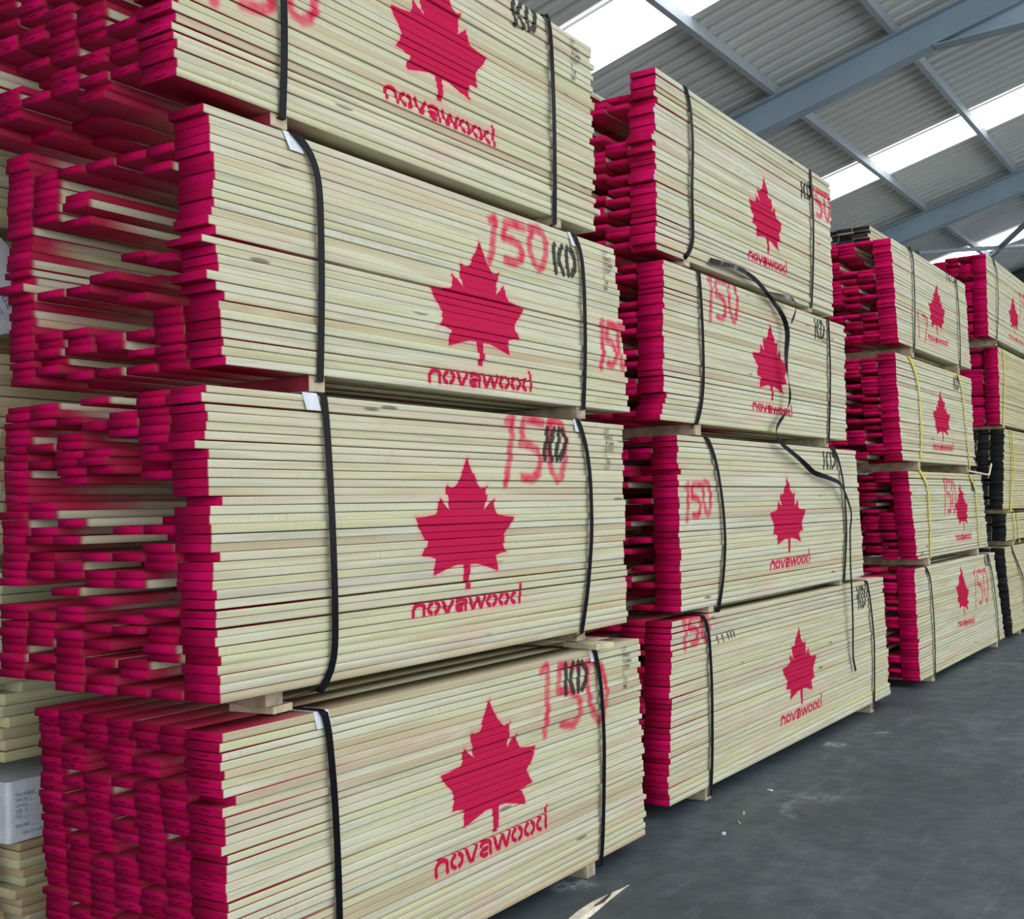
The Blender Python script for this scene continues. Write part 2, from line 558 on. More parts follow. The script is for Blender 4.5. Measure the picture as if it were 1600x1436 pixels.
def dash_mark(a, b):
    strokes, pts = [], []
    for t in (0.0, .3, .62, .8, .98):
        u, z = a[0] + (b[0] - a[0]) * t, a[1] + (b[1] - a[1]) * t
        strokes.append([(u, z + .02), (u + .02, z - .015)])
        pts += strokes[-1]

    def fn(px, pz):
        d = np.full(px.shape, 9.0)
        for s in strokes:
            d = np.minimum(d, seg_d(px, pz, s))
        return d - 0.008
    return ('k', fn, pts, 0.03, 1.0)


# ---------------------------------------------------------------- a strapped pack of boards
REC = {'.': 0.0, '-': -0.05, '3': .12, '4': .22, '5': .34, '6': .46, '7': .62, '8': .85, '9': 1.25}


def pack(name, label, cfg, n_layers, rows=None, width=1.0, mats=None, straps_mat=None, stack_step=0.004, flush=0.55, group=None,
         deep=(.2, 1.2), n_parts=100, bearer_h=0.06, bearers=(), seed=1, cols=7, codes=(), lean=0.012, length=2.6, black=False, gapw=0.006, setback=0.0, red_bearer=False, skew=(0.0, 0.0)):
    """one timber pack: boards in layers, two straps, the bearers strapped under it"""
    R_ = np.random.default_rng(seed)
    v0, zb, zt = cfg['v'], cfg['zb'], cfg['zt']
    (ult, ulb, urt, urb) = cfg['u']
    root = empty(name, (ulb, v0, zb), label, 'timber pack', group)
    org = np.array([ulb, v0, zb])
    mats = mats or [M_WOOD, M_REDEND]
    pitch = (zt - zb) / n_layers
    marks = []
    if 'leaf' in cfg: marks.append(leaf_mark(*cfg['leaf']))
    if 'text' in cfg: marks.append(text_mark(*cfg['text']))
    for q in cfg.get('n150', ()): marks.append(spray_mark(*q))
    if 'n17' in cfg: marks.append(spray_mark(*cfg['n17'], figs='17', rad=.010))
    if 'kd' in cfg: marks.append(kd_mark(*cfg['kd']))
    if 'marks' in cfg: marks.append(dash_mark(*cfg['marks']))
    mb = [(m, min(p[0] for p in m[2]) - m[3], max(p[0] for p in m[2]) + m[3],
           min(p[1] for p in m[2]) - m[3], max(p[1] for p in m[2]) + m[3]) for m in marks]
    sag = R_.uniform(-.004, .004)
    boards = []
    for l in range(n_layers):
        t = (l + .5) / n_layers
        ul = ulb + (ult - ulb) * t
        ur = urb + (urt - urb) * t
        # board positions across the pack
        ws = [0.15] + [width * (.985 - .15) / (cols - 1) * f for f in R_.uniform(.90, 1.0, cols - 1)]
        slack = width - sum(ws)
        gaps = R_.uniform(0.2, 1, cols - 1)
        gaps *= slack / gaps.sum()
        y = 0.0
        row = rows[n_layers - 1 - l] if rows else None
        gl = R_.uniform(.0006, .0022) + (R_.random() < .16) * R_.uniform(.002, gapw)
        for c in range(cols):
            if row:
                rec = REC[row[c]]
                if rec > 0: rec *= R_.uniform(.85, 1.15)
            elif c in (0, cols - 1):
                rec = 0.0
            else:
                rec = 0.0 if R_.random() < flush else R_.uniform(*deep)
            jl = R_.normal(0, lean * .45) + (R_.random() < .14) * R_.normal(0, lean * 2.0) * (c == 0)
            yo = y + (R_.normal(0, .0028) if c == 0 else 0)
            boards.append(dict(l=l, c=c, y0=yo, y1=yo + ws[c], x0=ul + rec + jl + (skew[0] + (skew[1] - skew[0]) * t) * c / (cols - 1), x1=ur + R_.normal(0, .013), rec=rec,
                               z0=zb + l * pitch, z1=zb + (l + 1) * pitch - gl, r=R_.random(), g=R_.random(),
                               sp=(.008 if c == 0 else float(R_.choice([.03, .25, .6, .9, 1.2], p=[.34, .16, .2, .15, .15])) + rec * .4),
                               w=(R_.uniform(0, 6.28), R_.normal(0, .0009))))
            y += ws[c] + (gaps[c] if c < cols - 1 else 0)
    order = sorted(range(len(boards)), key=lambda i: (boards[i]['c'] != 0, boards[i]['rec'], boards[i]['c']))
    singles = set(order[:n_parts])
    bulk = []
    for i, b in enumerate(boards):
        front = b['c'] == 0
        L = b['x1'] - b['x0']
        cols_u = [np.linspace(b['x0'], b['x1'], 9 if front else 3)]
        here = []
        if front:
            for m, a0, a1, c0, c1 in mb:
                if c1 > b['z0'] and c0 < b['z1']:
                    here.append(m)
                    st = stack_step * m[4]
                    cols_u.append(np.arange(a0, a1, st))
            cols_u.append(np.array([b['x0'] + .004, b['x1'] - .004]))
        X = np.concatenate(cols_u)
        X = np.unique(np.round(X[(X > b['x0'] + .0015) & (X < b['x1'] - .0015)], 4))
        X = np.concatenate([[b['x0']], X, [b['x1']]])
        nx = len(X)
        h = b['z1'] - b['z0']
        if front:
            m_ = max(2, int(round(h / (stack_step * (1.1 if here else 9)))))
            zl = np.concatenate([[0], np.linspace(.0016, h - .0016, m_ + 1), [h]])
            chf = np.concatenate([[.0018], np.zeros(m_ + 1), [.0018]])
        else:
            zl = np.array([0, h])
            chf = np.zeros(2)
        nz_ = len(zl)
        warp = b['w'][1] * np.sin(b['w'][0] + X * 2.1) * (1 if front else .3) + sag * np.sin(np.pi * (X - b['x0']) / max(L, .1)) * 0
        Fx = np.repeat(X[:, None], nz_, 1)
        Fz = b['z0'] + zl[None, :] + warp[:, None]
        Fy = np.repeat(b['y0'] + chf[None, :], nx, 0)
        By = np.full_like(Fx, b['y1'])
        V = np.concatenate([np.stack([Fx, Fy + v0, Fz], -1).reshape(-1, 3), np.stack([Fx, By + v0, Fz], -1).reshape(-1, 3)])
        n1 = nx * nz_
        ii = np.arange(nx - 1)[:, None] * nz_
        jj = np.arange(nz_ - 1)[None, :]
        a = (ii + jj).ravel()
        Qf = np.stack([a, a + nz_, a + nz_ + 1, a + 1], 1)
        Qb = Qf[:, ::-1] + n1
        top = np.arange(nx - 1) * nz_ + nz_ - 1
        Qt = np.stack([top, top + nz_, top + nz_ + n1, top + n1], 1)
        bot = np.arange(nx - 1) * nz_
        Qo = np.stack([bot + n1, bot + nz_ + n1, bot + nz_, bot], 1)
        e = np.arange(nz_ - 1)
        Qe0 = np.stack([e, e + 1, e + 1 + n1, e + n1], 1)
        o1 = (nx - 1) * nz_
        Qe1 = np.stack([e + o1 + n1, e + 1 + o1 + n1, e + 1 + o1, e + o1], 1)
        Q = np.concatenate([Qf, Qb, Qt, Qo, Qe0, Qe1])
        mi = np.zeros(len(Q), int)
        k0 = len(Qf) + len(Qb) + len(Qt) + len(Qo)
        mi[k0:k0 + len(Qe0)] = 1
        bd = np.zeros((len(V), 4))
        bd[:, 0], bd[:, 1], bd[:, 3] = b['r'], b['g'], (b['sp'] if not black else .02)
        bd[:, 2] = np.clip(V[:, 0] - b['x0'], 0, 2)
        pa = None
        if here:
            pa = np.zeros((len(V), 4))
            jx = R_.normal(0, .0025)
            px = V[:n1, 0] + jx
            pz = V[:n1, 2]
            for m in here:
                ch = {'s': 0, 'h': 1, 'k': 2}[m[0]]
                u0, u1 = min(p[0] for p in m[2]) - m[3], max(p[0] for p in m[2]) + m[3]
                w0, w1 = min(p[1] for p in m[2]) - m[3], max(p[1] for p in m[2]) + m[3]
                s = (px > u0) & (px < u1) & (pz > w0) & (pz < w1)
                if s.any():
                    d = m[1](px[s], pz[s])
                    sc = .05 if ch != 1 else .06
                    idx = np.nonzero(s)[0]
                    pa[idx, ch] = np.maximum(pa[idx, ch], np.clip(.5 - d / sc, 0, 1))
        eu = np.zeros((len(V), 4))
        eu[:, 0] = (V[:, 1] - v0 - b['y0']) / (b['y1'] - b['y0'])
        eu[:, 1] = (V[:, 2] - b['z0']) / h
        eu[:, 2] = 1
        V = V - org
        if i in singles:
            me = raw_mesh('board', V, Q, mi, bd, pa, eu)
            link('board', me, mats, root)
        else:
            bulk.append((V, Q, mi, bd, eu))
    if bulk:
        off, Vs, Qs = 0, [], []
        for V, Q, mi, bd, eu in bulk:
            Vs.append(V)
            Qs.append(Q + off)
            off += len(V)
        me = raw_mesh('inner_boards', np.concatenate(Vs), np.concatenate(Qs), np.concatenate([x[2] for x in bulk]), np.concatenate([x[3] for x in bulk]), None, np.concatenate([x[4] for x in bulk]))
        o = link('inner_boards', me, mats, root)
        o['kind'] = 'stuff'
    # bearers under the pack
    for u in bearers:
        m = MB()
        m.box((u - .038, .004 + setback, -bearer_h + .0015), (u + .038, width * .985, -.0008))
        m.v = [(x - ulb, y_, z_) for x, y_, z_ in m.v]
        if u == bearers[0] and red_bearer:
            m.mi[5] = 1
        m.build('bearer', [M_BEARER, M_BEARRED], root, bevel=.003)
    # straps
    for si, line in enumerate(cfg.get('straps', ())):
        P = np.array(line, float)
        s = np.concatenate([[0], np.cumsum(np.hypot(*np.diff(P, axis=0).T))])
        tt = np.linspace(0, s[-1], 26)
        # smooth path through the given points
        u = np.interp(tt, s, P[:, 0])
        z = np.interp(tt, s, P[:, 1])
        ker = np.array([.25, .5, .25])
        for _ in range(3):
            u[1:-1] = np.convolve(u, ker, 'valid')
            z[1:-1] = np.convolve(z, ker, 'valid')
        z = np.minimum(z, zt + .003)
        z[0] = zt + .002
        y = -.009 - .010 * np.sin(np.linspace(0, math.pi, 26))
        z = np.maximum(z, zb - bearer_h + .004)
        zend = z[-1]
        pts = [(u[0] - .02, width * .9, zt + .0022), (u[0] - .01, .25, zt + .0022), (u[0], .01, zt + .003), (u[0] + .001, -.003, zt + .0015)]
        nr = [(0, 0, 1), (0, 0, 1), (0, -.3, 1), (0, -.8, .8)]
        pts += [(u[i], y[i], z[i] - (.004 if i == 0 else 0)) for i in range(26)]
        nr += [(0, -1, 0)] * 26
        ub = bearers[si] if si < len(bearers) and cfg.get('strap_low', 1) else u[-1]
        zlow = zb - bearer_h + .0024
        pts += [(u[-1] + (ub - u[-1]) * .15, .012, min(zend, zb) - .004), (ub, setback + .05, zlow), (ub, width * .9, zlow)]
        nr += [(0, -.5, -1), (0, 0, -1), (0, 0, -1)]
        m = MB()
        m.ribbon([(a - ulb, b_, c_ - zb) for a, b_, c_ in pts], nr, cfg.get('sw', .030), fold=(5, 3))
        mat = straps_mat or M_STRAP
        if isinstance(mat, (list, tuple)): mat = mat[si]
        st = m.build('strap', mat, root)
        st['label'] = 'black plastic strap' if mat is M_STRAP else 'yellow plastic strap'
        if cfg.get('cards') and si in cfg['cards']:
            dx, sz, tilt = cfg['cards'][si]
            cm = MB()
            x = u[0] - ulb + dx
            zz = zt - zb
            cm.add([(x - sz, .10, zz + .0012), (x + sz, .10, zz + .0012), (x + sz, -.0035, zz + .0012), (x - sz, -.0035, zz + .0012),
                    (x + sz + tilt, -.0065, zz - .055), (x - sz + tilt, -.0065, zz - .055),
                    (x - sz, .10, zz + .0003), (x + sz, .10, zz + .0003), (x + sz, -.0025, zz + .0003), (x - sz, -.0025, zz + .0003),
                    (x + sz + tilt, -.0055, zz - .055), (x - sz + tilt, -.0055, zz - .055)],
                   [(0, 3, 2, 1), (3, 5, 4, 2), (6, 7, 8, 9), (9, 8, 10, 11), (0, 1, 7, 6), (5, 11, 10, 4), (1, 2, 8, 7), (0, 6, 9, 3), (3, 9, 11, 5), (2, 4, 10, 8)])
            cd = cm.build('corner_card', M_PAPER, st)
            cd['label'] = 'white card under the strap at the edge'
    # handwriting
    for (u, z, lines, size, lead) in codes:
        m = MB()
        for i, tx in enumerate(lines):
            vs, fs = text_mesh(tx, size)
            wd = max(p[0] for p in vs)
            m.add([(u - ulb + p[0] * .9 + (i % 3) * .006, -.0062, z - zb - i * lead + p[1]) for p in vs], fs)
        h_ = m.build('handwritten_code', M_INK, root)
        h_['label'] = 'small black handwritten figures'
    return root


# ---------------------------------------------------------------- the shed
def slope(v, A):
    return EYE + A - 0.28 * v


m = MB()
m.box((-9, -12, -.12), (23.7, 9.2, 0))
tag(m.build('floor', M_FLOOR), kind='structure')
m = MB()
m.box((-9, 9.2, -.12), (23.9, 9.35, 5.2))
tag(m.build('wall_left', M_WALL), kind='structure')
m = MB()
m.box((-9.2, 2.4, -.12), (-9, 9.35, 7.5))  # unseen wall added behind the camera to block light on the pack ends
tag(m.build('wall_back_light_block', M_WALL), kind='structure')
m = MB()
prof = []
y = -12.0
while y < 9.2:
    prof += [(23.70, y), (23.70, y + .11), (23.735, y + .135), (23.735, y + .175)]
    y += .2
prof = [(a, min(b, 9.2)) for a, b in prof]
for (a, b), (c, d) in zip(prof[:-1], prof[1:]):
    if d > b:
        m.add([(a, b, 0), (c, d, 0), (c, d, slope(d, 5.48)), (a, b, slope(b, 5.48))], [(0, 1, 2, 3)])
m.add([(23.74, -12, 0), (23.74, 9.2, 0), (23.74, 9.2, slope(9.2, 5.48)), (23.74, -12, slope(-12, 5.48))], [(0, 1, 2, 3)])
tag(m.build('wall_far', M_WALL), kind='structure')

VLO, VHI = -7.0, 9.2
SKY = [(2.4, 3.3), (8.50, 9.36), (14.62, 15.50), (20.66, 21.55)]
m = MB()
edges = [-9.0] + [x for s in SKY for x in s] + [23.75]
for a, b in zip(edges[::2], edges[1::2]):
    n = max(1, int(round((b - a) / .2)))
    w = (b - a) / n
    line = []
    for i in range(n):
        q = a + i * w
        line += [(q, 0), (q + w * .50, 0), (q + w * .58, .055), (q + w * .92, .055)]
    line.append((b, 0))
    for (u0, h0), (u1, h1) in zip(line[:-1], line[1:]):
        m.add([(u0, VLO, slope(VLO, 5.412 + h0)), (u1, VLO, slope(VLO, 5.412 + h1)), (u1, VHI, slope(VHI, 5.412 + h1)), (u0, VHI, slope(VHI, 5.412 + h0))], [(0, 1, 2, 3)])
tag(m.build('ceiling', M_SHEET), kind='structure')
for i, (a, b) in enumerate(SKY):
    m = MB()
    m.prism([(a - .02, 5.44), (b + .02, 5.44), (b + .02, 5.446), (a - .02, 5.446)], lambda p, t: (p[0], t, slope(t, p[1])), VLO, VHI)
    tag(m.build('window_%d' % (i + 1), M_SKYL), kind='structure')


def sweep_v(m, u, poly, a, b):
    m.prism(poly, lambda p, t: (u + p[0], t, slope(t, p[1])), a, b)


def i_section(w, f, t, lo, hi):
    return [(-w, lo), (w, lo), (w, lo + f), (t, lo + f), (t, hi - f), (w, hi - f), (w, hi), (-w, hi), (-w, hi - f), (-t, hi - f), (-t, lo + f), (-w, lo + f)]


RLAB = {11.45: 'nearest blue-grey steel roof rafter in view, running above the second stack',
        17.40: 'second blue-grey steel roof rafter, beyond the nearest one',
        23.35: 'steel rafter coloured dark as shaded, against the far end wall, lowest at the right edge'}
for u, lab in RLAB.items():
    e = empty('roof_rafter', (u, 2.0, slope(2.0, 5.0)), lab, 'roof beam')
    m = MB()
    sweep_v(m, u, i_section(.085, .014, .005, 5.0, 5.30), VLO, VHI)
    m.v = [(x - u, y_ - 2.0, z_ - slope(2.0, 5.0)) for x, y_, z_ in m.v]
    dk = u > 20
    m.build('beam', M_SHADEST if dk else M_STEEL, e)  # far rafter takes the steel darkened to stand for shade
    if not dk:
        m = MB()
        vs, ve = 2.62, -.6
        z0 = slope(vs, 5.0)
        drop = slope(ve, 5.0) - (z0 + .10)
        m.add([(x, vv, zz) for x in (-.005, .005) for vv, zz in ((vs, z0), (ve, slope(ve, 5.0)), (ve, z0 + .10))],
              [(0, 1, 2), (5, 4, 3), (0, 3, 4, 1), (1, 4, 5, 2), (2, 5, 3, 0)])
        m.add([(x, vv, zz + dz) for x in (-.085, .085) for vv, zz in ((vs, z0), (ve, z0 + .10)) for dz in (-.012, 0)],
              [(0, 2, 3, 1), (4, 5, 7, 6), (0, 4, 6, 2), (1, 3, 7, 5), (0, 1, 5, 4), (2, 6, 7, 3)])
        m.v = [(x, y_ - 2.0, z_ - slope(2.0, 5.0)) for x, y_, z_ in m.v]
        m.build('haunch', M_STEEL, e)
PL = {3.0: 'galvanised purlin crossing the far skylight strip, upper right', 4.2: 'galvanised purlin running from the top skylight down past the second stack',
      1.8: 'galvanised purlin at the upper right corner of the photo'}
for v, lab in PL.items():
    m = MB()
    poly = [(-.025, 5.302), (.025, 5.302), (.025, 5.308), (-.019, 5.308), (-.019, 5.402), (.025, 5.402), (.025, 5.410), (-.025, 5.410)]
    m.prism(poly, lambda p, t: (t, p[0], EYE + p[1] - .28 * (v + p[0]) - slope(v, 5.3)), -8.0, 23.6)
    tag(m.build('roof_purlin', M_PURLIN, loc=(0, v, slope(v, 5.3))), lab, 'purlin', 'roof purlins')
for a, b, r, lab in (((18.5, 4.62, 5.40), (20.22, 3.75, 5.65), .035, 'left arm of the pale roof brace under the far skylight'),
                     ((20.22, 3.75, 5.65), (18.95, 2.9, 5.90), .045, 'steep arm of the pale roof brace crossing the far skylight'),
                     ((20.22, 3.75, 5.65), (21.3, 3.2, 5.80), .030, 'right arm of the pale roof brace leaving the photo'),
                     ((20.22, 3.75, 5.63), (20.9, 4.2, 5.52), .040, 'short lower arm of the pale roof brace above the fourth stack')):
    m = MB()
    m.tube(a, b, r)
    tag(m.build('roof_brace', M_PURLIN), lab, 'roof brace', 'roof brace arms')

# ---------------------------------------------------------------- the packs
CFG = {
    'S1P1': {'v': 2.624, 'c': [None, (2.28, 2.889), (4.742, 3.755), (4.737, 2.884)], 'leafx': [(3.255, 3.445), (3.867, 3.437), (3.554, 3.168)], 'text': [(3.219, 3.088), (3.213, 3.14), (3.925, 3.082)], 'n150': [[(2.435, 3.31), (2.427, 3.156), (2.893, 3.385)]], 'kd': [(4.067, 3.749), (4.082, 3.646), (4.258, 3.772)], 'pen': (4.566, 3.737), 'straps': [[(2.703, 3.424), (2.708, 3.259), (2.702, 2.875)], [(4.323, 3.814), (4.361, 3.728), (4.361, 2.851)]]},
    'S1P2': {'v': 2.624, 'c': [(2.401, 2.804), (2.45, 2.065), (4.907, 2.842), (5.015, 2.071)], 'leaf': [(3.792, 2.68), (3.469, 2.448), (4.112, 2.45), (3.785, 2.181)], 'text': [(3.437, 2.091), (3.439, 2.142), (4.155, 2.107)], 'n150': [[(3.877, 2.788), (3.86, 2.61), (4.322, 2.811)], [(4.762, 2.474), (4.762, 2.264), (5.014, 2.48)]], 'kd': [(4.351, 2.76), (4.356, 2.643), (4.549, 2.769)], 'pen': (4.824, 2.816), 'straps': [[(2.75, 2.842), (2.811, 2.813), (2.852, 2.751), (2.862, 2.673), (2.86, 2.356), (2.856, 2.049)], [(4.519, 2.841), (4.578, 2.771), (4.588, 2.633), (4.581, 2.285), (4.569, 2.055)]]},
    'S1P3': {'v': 2.624, 'c': [(2.367, 2.006), (2.412, 1.071), (4.947, 2.009), (4.936, 1.08)], 'leaf': [(3.681, 1.825), (3.348, 1.592), (3.996, 1.584), (3.657, 1.319)], 'text': [(3.318, 1.243), (3.327, 1.29), (4.038, 1.241)], 'n150': [[(3.967, 1.992), (3.937, 1.723), (4.448, 1.997)]], 'kd': [(4.26, 1.955), (4.228, 1.83), (4.44, 1.955)], 'pen': (4.795, 1.979), 'straps': [[(2.87, 2.012), (2.878, 1.958), (2.887, 1.708), (2.9, 1.291), (2.899, 1.146), (2.877, 1.087), (2.834, 1.056)], [(4.515, 2.009), (4.572, 1.912), (4.599, 1.769), (4.597, 1.512), (4.555, 1.259), (4.499, 1.067)]]},
    'S1P4': {'v': 2.624, 'c': [(2.413, 0.99), (2.437, 0.452), (5.047, 0.984), (5.069, 0.063)], 'leaf': [(3.789, 0.892), (3.487, 0.651), (4.141, 0.645), (3.812, 0.373)], 'text': [(3.422, 0.297), (3.434, 0.358), (4.2, 0.298)], 'n150': [[(4.172, 0.963), (4.193, 0.681), (4.729, 0.928)]], 'kd': [(4.351, 0.946), (4.356, 0.826), (4.549, 0.941)], 'pen': (4.916, 0.954), 'straps': [[(2.838, 1.006), (2.861, 0.946), (2.877, 0.739), (2.895, 0.388), (2.903, 0.223)], [(4.604, 1.005), (4.648, 0.853), (4.657, 0.595), (4.63, 0.121), (4.614, 0.036)]]},
    'S2P1': {'v': 2.729, 'c': [(5.629, 3.965), (5.577, 2.946), (8.484, 3.934), (8.466, 2.982)], 'leaf': [(7.174, 3.712), (6.886, 3.471), (7.466, 3.414), (7.196, 3.215)], 'text': [(6.857, 3.13), (6.851, 3.177), (7.534, 3.132)], 'n150': [[(8.084, 3.834), (8.078, 3.641), (8.489, 3.85)]], 'kd': [(7.861, 3.817), (7.865, 3.728), (8.072, 3.84)], 'straps': [[(5.986, 3.962), (6.039, 3.875), (6.049, 3.659), (6.01, 3.361), (6.022, 3.057), (5.934, 2.988)], [(8.046, 3.848), (8.053, 3.659), (7.969, 2.969)]]},
    'S2P2': {'v': 2.729, 'c': [(5.661, 2.956), (5.595, 2.07), (8.713, 2.94), (8.658, 2.062)], 'leaf': [(7.189, 2.769), (6.879, 2.541), (7.488, 2.516), (7.177, 2.267)], 'text': [(6.839, 2.192), (6.843, 2.236), (7.535, 2.184)], 'n150': [[(6.246, 2.922), (6.245, 2.671), (6.671, 2.951)]], 'kd': [(8.04, 2.888), (8.041, 2.771), (8.244, 2.894)], 'pen': (8.59, 2.907), 'straps': [[(6.084, 2.97), (6.096, 2.906), (6.098, 2.581), (6.094, 2.292), (6.058, 2.146), (6.001, 2.065)], [(8.32, 2.949), (8.301, 2.642), (8.235, 2.033)]]},
    'S2P3': {'v': 2.729, 'c': [(5.767, 1.992), (5.75, 1.065), (8.882, 1.997), (8.974, 1.036)], 'leaf': [(7.406, 1.789), (7.058, 1.557), (7.712, 1.568), (7.394, 1.295)], 'text': [(7.053, 1.198), (7.052, 1.254), (7.789, 1.211)], 'n150': [[(5.861, 1.729), (5.856, 1.538), (6.192, 1.748)]], 'kd': [(8.117, 1.958), (8.133, 1.854), (8.383, 1.964)], 'straps': [[(6.116, 2.002), (6.182, 1.954), (6.252, 1.829), (6.307, 1.61), (6.326, 1.389), (6.282, 1.173), (6.216, 1.015)], [(8.289, 2.017), (8.422, 1.933), (8.516, 1.725), (8.538, 1.398), (8.467, 1.04)]]},
    'S2P4': {'v': 2.729, 'c': [(5.629, 0.999), (5.536, 0.08), (9.46, 1.017), (9.55, 0.066)], 'leaf': [(7.513, 0.809), (7.209, 0.556), (7.851, 0.569), (7.535, 0.298)], 'text': [(7.15, 0.215), (7.171, 0.273), (7.932, 0.221)], 'n150': [[(5.778, 1.009), (5.783, 0.855), (6.111, 1.021)]], 'kd': [(8.791, 0.962), (8.805, 0.818), (8.981, 0.963)], 'marks': [(6.204, 0.855), (6.442, 0.867)], 'straps': [[(6.007, 1.009), (6.07, 0.94), (6.075, 0.658), (6.055, 0.171), (6.035, 0.026)], [(8.99, 1.035), (9.054, 0.895), (9.11, 0.549), (9.079, 0.032)]]},
    'S3P1': {'v': 2.703, 'c': [(9.957, 3.839), (10.086, 2.948), (12.676, 3.79), (12.794, 2.986)], 'leaf': [(11.469, 3.652), (11.152, 3.427), (11.782, 3.443), (11.44, 3.157)], 'text': [(11.075, 3.075), (11.082, 3.117), (11.851, 3.084)], 'n17': [(10.751, 3.287), (10.761, 3.059), (11.105, 3.273)], 'kd': [(11.843, 3.819), (11.882, 3.744), (12.24, 3.842)], 'straps': [[(10.473, 3.854), (10.606, 3.763), (10.583, 3.305), (10.546, 2.906)], [(12.254, 3.767), (12.267, 3.524), (12.274, 2.921)]], 'tips': 1},
    'S3P2': {'v': 2.703, 'c': [(9.959, 2.859), (10.068, 1.959), (12.767, 2.831), (12.811, 1.933)], 'leaf': [(11.456, 2.645), (11.134, 2.41), (11.791, 2.409), (11.499, 2.153)], 'text': [(11.095, 2.063), (11.102, 2.113), (11.89, 2.073)], 'kd': [(11.986, 2.802), (11.993, 2.69), (12.2, 2.806)], 'straps': [[(10.352, 2.854), (10.543, 2.737), (10.645, 2.564), (10.675, 2.181), (10.622, 1.971)], [(12.152, 2.841), (12.295, 2.724), (12.417, 2.313), (12.514, 1.902)]], 'yel': 1},
    'S3P3': {'v': 2.703, 'c': [(10.214, 1.875), (10.43, 1.095), (13.065, 1.836), (13.272, 1.111)], 'leaf': [(12.078, 1.777), (11.855, 1.554), (12.395, 1.548), (12.186, 1.304)], 'text': [(11.849, 1.209), (11.859, 1.264), (12.504, 1.205)], 'n150': [[(11.443, 1.803), (11.464, 1.48), (11.894, 1.782)]], 'kd': [(12.553, 1.799), (12.591, 1.689), (12.728, 1.8)], 'straps': [[(10.566, 1.875), (10.786, 1.758), (10.836, 1.502), (10.841, 1.092)], [(12.477, 1.85), (12.686, 1.735), (12.756, 1.472), (12.811, 1.122)]], 'yel': 1},
    'S3P4': {'v': 2.703, 'c': [(10.297, 1.031), (10.359, 0.044), (13.545, 1.017), (13.973, 0.093)], 'leaf': [(11.994, 0.975), (11.799, 0.759), (12.327, 0.691), (12.069, 0.473)], 'text': [(11.788, 0.389), (11.823, 0.437), (12.496, 0.365)], 'n150': [[(12.532, 0.882), (12.582, 0.518), (13.163, 0.873)]], 'kd': [(13.034, 1.014), (13.074, 0.898), (13.255, 1.024)], 'straps': [[(10.633, 1.03), (10.773, 0.937), (10.823, 0.538), (10.836, 0.041)], [(13.165, 1.048), (13.317, 0.851), (13.495, 0.429), (13.591, 0.077)]]},
    'S4P1': {'v': 2.729, 'c': [(13.888, 4.343), (13.844, 3.417), None, None], 'leaf': [(15.362, 4.079), (15.116, 3.843), (15.723, 3.864), (15.423, 3.614)], 'text': [(15.01, 3.522), (15.018, 3.562), (16.114, 3.519)], 'n150': [[(15.788, 4.162), (15.797, 3.825), (16.773, 4.232)]], 'straps': [[(14.227, 4.341), (14.413, 4.215), (14.366, 3.8), (14.246, 3.373)]]},
    'S4P2': {'v': 2.729, 'c': [(14.345, 3.34), (14.308, 2.448), None, None], 'straps': [[(14.596, 3.335), (14.618, 3.083), (14.488, 2.627), (14.409, 2.416)]], 'yel': 1},
    'S4P3': {'v': 2.729, 'c': [(14.517, 2.413), (14.253, 1.478), None, None], 'straps': [[(14.8, 2.343), (14.829, 2.117), (14.615, 1.458)], [(14.93, 2.325), (14.961, 2.105), (14.771, 1.666), (14.633, 1.458)]], 'yel': 1},
    'S4P4': {'v': 2.729, 'c': [(14.423, 1.425), (14.36, 1.12), None, None], 'straps': [[(14.757, 1.419), (14.806, 1.291), (14.841, 1.095)], [(14.987, 1.415), (15.038, 1.285), (15.073, 1.086)]], 'yel': 1},
    'S4P5': {'v': 2.729, 'c': [(14.236, 1.045), (14.539, 0.042), None, None], 'straps': [[(14.633, 1.014), (14.901, 0.837), (15.213, 0.63), (15.28, 0.204), (15.278, 0.013)]]},
}


def cfg(k, zb, zt, u, **kw):
    d = dict(CFG[k])
    d.update(zb=zb, zt=zt, u=u)
    if 'leafx' in d:
        l, r, s = d['leafx']
        d['leaf'] = [(s[0] + .03, s[1] + .50), l, r, s]
    d.update(kw)
    return d


ROWS_P3 = """
..9.9..
..955..
...6...
....99.
...8.9.
..98...
-.4..9.
..5....
.63..9.
..99.9.
.99997.
.99997.
.9999..
.8997..
.795.9.
...65..
.965...
..9999.
....7..
..64...
.6.....
.6..99.
.995.87
.77.999
..77.9.
.6.5...
....9..
..99...
..7....
..39.9.
.6.....
.6.9.9.
.69....
.....99
""".split()
ROWS_P2 = """
.99999.
.99999.
.99999.
.......
.6999..
..999..
.999...
.899...
.7899..
.889.8.
.77997.
.78997.
.99987.
.89976.
-8.976.
..9965.
.89.75-
.999...
-99986.
.9.997.
.89897.
..7677.
..66...
.......
..5....
...99..
..999..
.....4.
""".split()
NEAR = 'timber packs of the nearest stack'
SECOND = 'timber packs of the second stack'
THIRD = 'timber packs of the third stack'
FOURTH = 'timber packs of the far stack'
PEN = ['C77', 'M4455', 'P15446', '1COM', '6', '7-8', '184']

